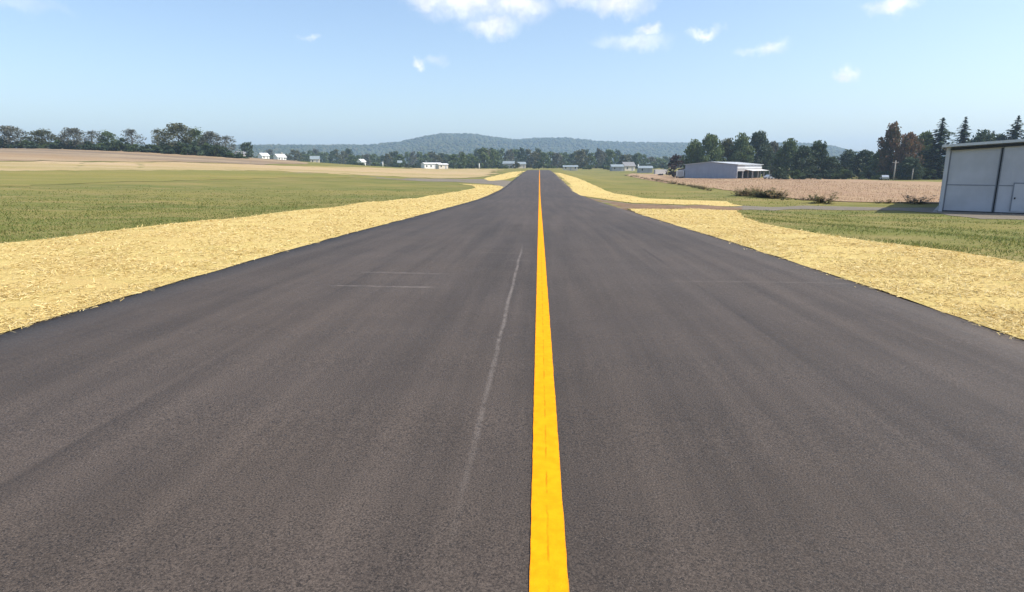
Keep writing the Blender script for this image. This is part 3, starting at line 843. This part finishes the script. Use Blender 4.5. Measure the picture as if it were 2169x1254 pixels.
for j, (px, yt, d) in enumerate(BELT):
    mt = ('leaf_green', 'leaf_dark', 'leaf_olive', 'leaf_dark', 'leaf_green', 'leaf_grey')[(j * 5 + j // 3) % 6]
    if 950 < px < 1005 and d < 450: mt = 'leaf_green'
    tree_px(TF, j % 3, px, yt, d, random.uniform(11, 17), M[mt], KL[mt].replace('in the belt below the hills', OWN[j]) if j in OWN else KL[mt], 'belt of trees below the hills', 'belt_tree', (4.2, 5, 3))
def nearlab(px):
    m = min(MARK, key=lambda q: abs(q[0] - px))
    return 'low bush under the tree ' + m[1] if abs(m[0] - px) < 20 else 'low bush at the foot of the far tree belt'
for j in range(46):   # hedge bushes along the foot of the belt
    px = 745 + j * 14.8 + random.uniform(-5, 5); d = random.uniform(420, 520)
    p = at(px, d); h = random.uniform(3.0, 5.5)
    plant('belt_shrub', TS[j % 3], p, h, 2.0, random.uniform(3.4, 5) / 1.3 / (h / 2), M[('leaf_dark', 'leaf_green', 'leaf_olive')[j % 3]], nearlab(px), 'shrub', 'bushes below the far tree belt', ('stem', 'foliage'))

# weeds along the bank by the crop field
WP = [(1326 + q * 4.6 + random.uniform(-2, 2), 371.3 + q * .82 + random.uniform(-.8, 1.2), 0) for q in range(40)]
WP += [(1566 + q * 4.4 + random.uniform(-2, 2), 413 + q * .35 + random.uniform(-1.5, 2), 1) for q in range(20)]
WP += [(1660 + q * 13 + random.uniform(-5, 5), 424 + random.uniform(-.5, 1), 0) for q in range(6)]
WP += [(1737, 430, 1), (1743, 430.5, 1), (1940, 431, 1), (1947, 431, 0), (1860, 430.5, 0), (1885, 430.5, 0)]
for q, (px, py, big) in enumerate(WP):
    x, y = cast(px, py)
    h = random.uniform(.7, 1.25) if big else random.uniform(.35, .75)
    plant('weed_clump', TW[q % 3], Vector((x, y, g1(x, y))), h * (1.25 if y > 75 else 1.0), 1.0, random.uniform(1.1, 2.2), M[('weed_leaf', 'weed_dry')[q % 5 in (1, 3)]],
          'tall bushy weed clump at the corner of the crop field' if big else 'low brown-green weed clump along the bank of the crop field', 'weed', 'weeds along the crop field bank', ('stem', 'foliage'))

# ------------------------------------------------------------------ grey hangar on the right
hx, hy = cast(1987, 448)
HT = math.radians(34)
hang = empty('hangar', (hx, hy, g1(hx, hy) - .02), -HT)
tag(hang, 'grey metal hangar with tall sliding doors right of the taxiway', 'hangar')
HW, HD, HE, HRISE = 15.0, 18.0, 4.50, .50
def roofz(x): return HE + HRISE * (1 - abs(x - HW / 2) / (HW / 2))
# front wall frame: corner post, header and right half
MB().box(0, .22, 0, .25, -.6, HE - .02).build('corner_post', M['metal_wall'], hang)
hd = MB(); hd.prism([(.22, roofz(.22) - .36), (HW / 2, HE + HRISE - .36), (HW - .22, roofz(.22) - .36), (HW - .22, roofz(HW - .22) - .03), (HW / 2, HE + HRISE - .03), (.22, roofz(.22) - .03)], .02, .24); hd.build('header', M['metal_wall'], hang)
MB().box(HW - .22, HW, 0, .25, -.6, HE - .02).build('corner_post', M['trim'], hang)
def ribbed(name, x0, x1, y, z0, z1, mat, parent, thick=.05, rib=.3, depth=.018):
    mb = MB(); mb.prism([(x0, z0), (x1, z0), (x1, z1(x1))] + ([(HW / 2, z1(HW / 2))] if x0 < HW / 2 < x1 else []) + [(x0, z1(x0))], y, y + thick)
    x = x0 + rib * .5
    while x < x1 - .06:
        mb.box(x - .022, x + .022, y - depth, y + .004, z0 + .03, z1(x) - .03); x += rib
    return mb.build(name, mat, parent)
leaves = [(.24, 3.0, .10), (3.08, 7.3, -.02), (7.42, 11.5, .10), (11.62, 14.76, -.02)]
for k, (a, b, yy) in enumerate(leaves):
    zt = (lambda q: roofz(q) - .27)
    lf = ribbed('door_leaf', a, b, yy, .12, zt, M['metal_door'], hang, .05, .38, .007)
    fr = MB(); fr.box(a, b, yy - .022, yy - .012, 1.84, 1.91); fr.box(a, a + .06, yy - .024, yy - .010, .12, zt(a + .06) - .03); fr.box(b - .06, b, yy - .024, yy - .010, .12, zt(b) - .03)
    fr.build('door_rail', M['rail_grey'], lf)
    MB().box(a, b, yy + .01, yy + .04, -.05, .12).build('bottom_seal', M['dark_gap'], lf)
    if k == 1:
        wk = MB().box(3.95, 4.9, yy - .045, yy - .026, .2, 2.0).build('wicket_door', M['metal_wall'], lf)
        wf = MB(); wf.box(3.88, 3.95, yy - .05, yy - .026, .2, 2.08); wf.box(4.9, 4.97, yy - .05, yy - .026, .2, 2.08); wf.box(3.88, 4.97, yy - .052, yy - .028, 2.0, 2.08)
        wf.build('wicket_frame', M['rail_grey'], lf)
        MB().box(4.02, 4.10, yy - .09, yy - .046, 1.0, 1.12).build('door_handle', M['dark_gap'], lf)
MB().box(3.0, 3.12, .06, .14, -.05, HE - .1).build('door_gap', M['dark_gap'], hang)
MB().box(7.3, 7.42, .06, .14, -.05, HE - .1).build('door_gap', M['dark_gap'], hang)
tr = MB(); tr.prism([(.22, roofz(.22) - .33), (HW / 2, HE + HRISE - .33), (HW - .22, roofz(.22) - .33), (HW - .22, roofz(.22) - .15), (HW / 2, HE + HRISE - .15), (.22, roofz(.22) - .15)], -.17, -.045); tr.build('door_track_shade', M['dark_gap'], hang)  # dark track band below the eave, header shadow put into its colour
# sides and back
sd = MB()
for yb in np.arange(.25, HD - .1, .3): sd.box(-.028, 0.0, yb, yb + .06, -.4, HE - .05)
sd.box(.0, .06, .25, HD - .05, -.6, HE - .03)
sd.build('side_wall', M['metal_wall'], hang)
MB().box(HW - .06, HW, .25, HD - .05, -.6, HE - .03).build('side_wall', M['metal_wall'], hang)
MB().prism([(.06, -.6), (HW - .06, -.6), (HW - .06, HE - .05), (HW / 2, HE + HRISE - .06), (.06, HE - .05)], HD - .1, HD).build('back_wall', M['metal_wall'], hang)
rf = MB(); rf.prism([(-.25, roofz(-.25)), (HW / 2, HE + HRISE), (HW + .25, roofz(HW + .25)), (HW + .25, roofz(HW + .25) + .07), (HW / 2, HE + HRISE + .07), (-.25, roofz(-.25) + .07)], -.35, HD + .3)
rfo = rf.build('roof', M['roof_metal'], hang)
fa = MB(); fa.prism([(-.27, roofz(-.25) - .09), (HW / 2, HE + HRISE - .09), (HW + .27, roofz(HW + .25) - .09), (HW + .27, roofz(HW + .25) + .085), (HW / 2, HE + HRISE + .085), (-.27, roofz(-.25) + .085)], -.39, -.352)
fa.build('fascia', M['trim'], rfo)
MB().box(-.3, -.26, -.3, HD + .25, HE - .16, HE + .05).build('gutter', M['trim'], rfo)
pad = MB().box(-.3, HW + .3, -.25, HD + .2, -1.0, .03).build('slab', M['concrete'], hang)

# ------------------------------------------------------------------ long shed across the crop field
bp = at(1562, 200)
BT = math.atan2(-.6, .8)
barn = empty('shed', (bp.x, bp.y, bp.z), BT)     # local +x runs along the gable end towards the near corner, +y away
tag(barn, 'long low grey metal shed with open bays across the crop field', 'shed')
BW, BL, BE, BR_ = 17.5, 24.0, 4.5, .8     # gable from x=-BW..0, length along y
def bz(x): return BE + BR_ * (1 - abs(x + BW / 2) / (BW / 2))
gw = MB().prism([(-BW, -.5), (-.05, -.5), (-.05, BE), (-BW / 2, BE + BR_), (-BW, BE)], 0, .2).build('gable_wall', M['barn_wall'], barn)
rb = MB()
for x in np.arange(-BW + .5, -.3, 1.0): rb.box(x, x + .12, -.05, -.002, .0, bz(x) - .3)
rb.build('wall_rib', M['barn_wall'], gw)
MB().box(-BW, -BW + .2, .2, BL, -.5, BE).build('side_wall', M['barn_wall'], barn)
MB().prism([(-BW + .2, -.5), (-.2, -.5), (-.2, BE), (-BW / 2, BE + BR_), (-BW + .2, BE)], BL - .2, BL).build('back_wall', M['barn_wall'], barn)
MB().box(-.18, 0.02, .2, BL, 2.45, 3.2).build('front_wall', M['grey_paint'], barn)
MB().box(-.18, 0.02, .2, BL, 3.3, BE + .02).build('fascia_band', M['trim'], barn)
for yb in np.arange(.1, BL, 5.15):
    MB().box(-.22, .06, yb, yb + .3, -.5, 2.45).build('post', M['grey_paint'], barn)
MB().box(-.18, .10, .2, BL, 3.2, 3.3).build('wall_rail', M['grey_paint'], barn)
cn = MB(); cn.prism([(.10, 2.85), (2.6, 2.5), (2.6, 2.6), (.10, 2.97)], 7.0, BL - .5); cn.build('canopy', M['roof_white'], barn)
for yb in (7.3, 13.0, 19.0, 25.0): MB().box(2.3, 2.45, yb, yb + .15, -.5, 2.52).build('canopy_post', M['grey_paint'], barn)
br = MB(); br.prism([(-BW - .5, bz(-BW - .5)), (-BW / 2, BE + BR_ + .05), (.5, bz(.5)), (.5, bz(.5) + .12), (-BW / 2, BE + BR_ + .17), (-BW - .5, bz(-BW - .5) + .12)], -.4, BL + .4)
br.build('roof', M['roof_metal'], barn)
ann = MB(); ann.prism([(-BW - 3, -.5), (-BW, -.5), (-BW, 3.2), (-BW - 3, 2.6)], 1.5, 12); ann.build('side_annex', M['grey_paint'], barn)

# ------------------------------------------------------------------ houses, vehicles and poles beyond
def house(px, dist, wid, dep, eave, rise, rz, wall, roof, label, name='house', wins=3, chimney=False, group=None, sink=.3):
    p = at(px, dist)
    r = empty(name, (p.x, p.y, p.z), rz)
    tag(r, label, 'house' if name == 'house' else 'building', group)
    wl = MB().prism([(-wid / 2, -sink - .5), (wid / 2, -sink - .5), (wid / 2, eave), (-wid / 2, eave)], -dep / 2, dep / 2).build('wall', wall, r)
    g = MB()
    for s in (-1, 1):
        b = len(g.v); g.v += [(s * (wid / 2 - .05), -dep / 2, eave), (s * (wid / 2 - .05), dep / 2, eave), (s * (wid / 2 - .05), 0, eave + rise), (s * (wid / 2 - .25), -dep / 2, eave), (s * (wid / 2 - .25), dep / 2, eave), (s * (wid / 2 - .25), 0, eave + rise)]
        g.f += [(b, b + 1, b + 2), (b + 3, b + 5, b + 4), (b, b + 3, b + 4, b + 1), (b, b + 2, b + 5, b + 3), (b + 1, b + 4, b + 5, b + 2)]
    g.build('gable', wall, r)
    ro = MB(); b = 0
    t = .18; o = .4; k = rise / (dep / 2)
    pts = [(-dep / 2 - o, eave - o * k), (0, eave + rise), (dep / 2 + o, eave - o * k), (dep / 2 + o, eave - o * k + t), (0, eave + rise + t), (-dep / 2 - o, eave - o * k + t)]
    n = 6
    ro.v = [(-wid / 2 - o, y, z) for y, z in pts] + [(wid / 2 + o, y, z) for y, z in pts]
    ro.f = [tuple(range(n)), tuple(range(2 * n - 1, n - 1, -1))] + [(i, n + i, n + (i + 1) % n, (i + 1) % n) for i in range(n)]
    rfo = ro.build('roof', roof, r)
    if chimney: MB().box(wid * .2, wid * .2 + .8, -.4, .4, eave + rise * .5, eave + rise + 1.2).build('chimney', M['concrete'], rfo)
    for i in range(wins):
        x = -wid / 2 + wid * (i + .5) / wins
        for row in range(2 if eave > 4.5 else 1):
            z = 1.0 + row * 2.7
            if i == wins // 2 and row == 0:
                MB().box(x - .5, x + .5, -dep / 2 - .06, -dep / 2 - .005, -.2, 2.1).build('door', M['grey_paint'], r)
            else:
                wn = MB().box(x - .55, x + .55, -dep / 2 - .05, -dep / 2 - .005, z, z + 1.3).build('window', M['white_paint'], r)
                MB().box(x - .45, x + .45, -dep / 2 - .07, -dep / 2 - .052, z + .1, z + 1.2).build('pane', M['glass'], wn)
    return r
house(511, 400, 5, 6, 2.6, 1.5, 1.0, M['white_paint'], M['roof_grey'], 'small white house below the lone round tree', wins=2)
house(560, 430, 5.5, 5, 2.8, 1.6, 1.0, M['white_paint'], M['roof_white'], 'white gabled house right of the lone round tree', wins=2)
house(594, 440, 6.5, 5.5, 2.6, 2.0, .95, M['white_paint'], M['roof_white'], 'tall-gabled white farmhouse with pale roof and chimney', chimney=True)
house(668, 450, 6, 6, 3.0, 2.0, .3, M['cream_paint'], M['roof_pale'], 'beige house with pale roof above the dry grass', wins=2)
house(766, 470, 4, 5, 3.6, 1.6, 1.0, M['white_paint'], M['roof_white'], 'white house half hidden among the left belt trees', wins=2)
house(847, 480, 3, 5, 4.0, 1.4, .2, M['white_paint'], M['roof_pale'], 'narrow pale two-storey house among the left belt trees', wins=2)
house(914, 402, 13, 4.0, 3.0, .6, .75, M['white_paint'], M['roof_white'], 'long white building with flat roof beyond the left field', 'white_building', wins=4)
house(936, 396, 7, 3.6, 2.7, .5, .75, M['cream_paint'], M['roof_white'], 'cream low wing joined to the long white building', 'white_building', wins=2)
house(1078, 460, 8, 6, 3.4, 1.6, -.1, M['grey_paint'], M['roof_pale'], 'wide grey house with pale blue roof among the trees', wins=3)
house(1104, 470, 6, 6, 3.0, 1.5, .2, M['cream_paint'], M['roof_pale'], 'cream house with pale roof left of the taxiway end', wins=2)
house(1208, 400, 9, 7, 2.2, .9, 0, M['cream_paint'], M['roof_pale'], 'low beige building right of the taxiway end', 'far_building', wins=3)
house(1306, 380, 7, 6, 2.6, 1.2, .1, M['grey_paint'], M['roof_pale'], 'low grey house left of the dark gable', wins=2)
house(1330, 390, 7, 6, 3.0, 2.2, .3, M['cream_paint'], M['roof_grey'], 'cream house with steep dark gable roof', wins=2)
house(1366, 330, 7, 6, 2.4, 1.0, 0, M['grey_paint'], M['roof_pale'], 'pale roofed bungalow behind the white trailer', wins=2)

def vehicle(px, dist, kind, rz, label):
    p = at(px, dist)
    if kind == 'trailer':
        r = empty('trailer', p, rz); tag(r, label, 'trailer')
        MB().box(-2.6, 2.6, -1.1, 1.1, .55, 2.45).build('box', M['white_paint'], r)
        MB().box(2.6, 3.8, -.08, .08, .5, .62).build('drawbar', M['grey_paint'], r)
        MB().box(-2.62, -2.60, -.95, .95, .65, 2.35).build('rear_door', M['grey_paint'], r)
        wx = ((-.5, -1.0), (-.5, 1.0), (.4, -1.0), (.4, 1.0)); R = .38
    else:
        r = empty('parked_car', p, rz); tag(r, label, 'car')
        MB().prism([(-2.1, .35), (2.1, .35), (2.15, .8), (1.2, .92), (.6, 1.42), (-.9, 1.45), (-1.7, .95), (-2.15, .88)], -.85, .85).build('body', M['silver'], r)
        for s in (-1, 1): MB().prism([(-1.5, .97), (1.0, .97), (.52, 1.36), (-.85, 1.38)], s * .85 - .012, s * .85 + .012).build('side_window', M['glass'], r)
        wx = ((-1.35, -.78), (-1.35, .78), (1.35, -.78), (1.35, .78)); R = .33
    for (x, y) in wx:
        MB().tube([(x, y - .12, R), (x, y + .12, R)], [R, R], 14).build('wheel', M['tyre'], r)
vehicle(1400, 262, 'trailer', .1, 'white box trailer left of the purple-brown tree')
vehicle(1441, 214, 'trailer', 1.4, 'white trailer seen end-on beside the long grey shed')
vehicle(1876, 178, 'car', 1.25, 'pale car parked at the crop field edge below the rust tree')
vehicle(1634, 196, 'car', .4, 'pale car parked at the right end of the long shed')
def pole(px, dist, h, label, mat, r=.14, arms=True, name='utility_pole', cat='pole'):
    p = at(px, dist)
    o = empty(name, p, .3); tag(o, label, cat)
    MB().tube([(0, 0, -.4), (0, 0, h)], [r, r * .75], 8).build('shaft', mat, o, True)
    if arms:
        MB().box(-1.1, 1.1, -.06, .06, h - .7, h - .55).build('crossarm', M['wood'], o)
        for x in (-.95, 0.0, .95): MB().tube([(x, 0, h - .56), (x, 0, h - .38)], [.06, .05], 6).build('insulator', M['white_paint'], o)
    else:
        MB().tube([(0, 0, h), (0, 0, h + .2)], [r * 1.3, r * .9], 8).build('cap', mat, o, True)
pole(1896, 178, 5.6, 'pale wooden utility pole in front of the rust-coloured tree', M['pale_bark'], .2)
pole(811, 390, 3.2, 'white marker post at the end of the left dry field', M['white_paint'], .3, False, 'marker_post', 'post')
pole(1015, 385, 3.2, 'white marker post before the tall belt trees', M['white_paint'], .3, False, 'marker_post', 'post')
pole(1352, 360, 4.0, 'white marker post beside the steep-gabled cream house', M['white_paint'], .4, False, 'marker_post', 'post')
pole(1935, 178, 3.0, 'short grey post below the tall conifer', M['pale_bark'], .16, False, 'wooden_post', 'post')

# ------------------------------------------------------------------ wooded hills
SKYL = [(-2200, 300), (-1500, 296), (-900, 303), (-400, 301), (0, 303), (300, 306), (500, 307), (690, 307), (800, 305), (850, 299.5), (900, 289), (940, 283.5), (1000, 283.5), (1040, 289.5), (1090, 296), (1140, 293), (1200, 292), (1260, 297.5), (1330, 300.5),
        (1440, 303), (1560, 303), (1640, 302), (1700, 303), (1760, 309), (1800, 319), (1850, 325), (2000, 326), (2169, 322), (2600, 312), (3200, 305), (4200, 300)]
us = np.linspace(-1.5, 1.5, 260)
rs = np.linspace(1250, 4300, 70)
skx = np.array([(p[0] - PW / 2) / FPX for p in SKYL]); sky_h = np.array([(HOR - p[1]) for p in SKYL])
def hill_z(X, Y):
    # direction in the horizontal plane -> photo column of that bearing
    fx, fy = FWD.x, FWD.y; k = math.hypot(fx, fy); fx /= k; fy /= k
    f = X * fx + Y * fy; s = X * fy - Y * fx
    u = s / f / math.cos(PITCH) * 1.0
    hpx = np.interp(u, skx, sky_h)
    D = 2500 + 250 * np.sin(u * 5.0 + 1) + 300 * np.clip(u, -1, 1)
    H = hpx / FPX * D * .985 + EYE - 9.0
    t = (f - D)
    front = sstep((t + 1050) / 1050.0)
    back = 1 - .8 * sstep(t / 1300.0)
    spur = 1 - .16 * (1 + np.sin(X * .011 + 1.7 * np.sin(Y * .004))) * 4 * front * (1 - front)
    return np.where(t < 0, front * spur, back) * H - 2.0
U, Rr = np.meshgrid(us, rs)
fx, fy = FWD.x, FWD.y; k = math.hypot(fx, fy); fx /= k; fy /= k
HX = Rr * fx + U * Rr * fy; HY = Rr * fy - U * Rr * fx
V = np.stack([HX.ravel(), HY.ravel(), hill_z(HX.ravel(), HY.ravel())], 1)
I = np.arange(len(us) * len(rs)).reshape(len(rs), len(us))
F = np.stack([I[:-1, :-1].ravel(), I[:-1, 1:].ravel(), I[1:, 1:].ravel(), I[1:, :-1].ravel()], 1)
hills = link('hills', mesh_np('hills', V, F, True), M['hill'])
tag(hills, 'long low wooded hills on the horizon', None, None, 'structure')
# the wood that covers them: many small crowns in one mass
bm = bmesh.new(); bmesh.ops.create_icosphere(bm, subdivisions=1, radius=1.0)
IV = np.array([v.co[:] for v in bm.verts]); IF = np.array([[v.index for v in f.verts] for f in bm.faces]); bm.free()
n = 40000
uu = RNG.uniform(-1.25, 1.25, n); ff = 1450 + (2750 - 1450) * RNG.random(n) ** .8
X = ff * fx + uu * ff * fy; Y = ff * fy - uu * ff * fx
Z = hill_z(X, Y)
k = (Z > 1.0); X, Y, Z = X[k], Y[k], Z[k]; n = len(X)
R0 = RNG.uniform(4.0, 8.0, n)
D = 1 + .18 * RNG.normal(size=(n, len(IV)))
BV = (IV[None] * D[:, :, None]) * (R0[:, None, None] * np.array([1, 1, .85]))
BV = BV + np.stack([X, Y, Z + R0 * .35], 1)[:, None, :]
BF = (IF[None] + (np.arange(n) * len(IV))[:, None, None]).reshape(-1, 3)
o = link('forest', mesh_np('forest', BV.reshape(-1, 3), BF, True), M['forest'])
tag(o, 'dense hazy woodland covering the hills', 'forest', None, 'stuff')

# ------------------------------------------------------------------ haze
hm, T = new_mat('haze')
pv = T.n('ShaderNodeVolumePrincipled')
pv.inputs['Color'].default_value = (.52, .73, 1.0, 1)
pv.inputs['Density'].default_value = .00022
pv.inputs['Anisotropy'].default_value = .1
o = T.n('ShaderNodeOutputMaterial'); T.put(o.inputs['Volume'], pv.outputs[0])
hz = MB().box(-7000, 7000, -460, 4800, -6, 190).build('haze', hm)
tag(hz, 'thin pale haze in the air over the fields', 'haze', None, 'stuff')
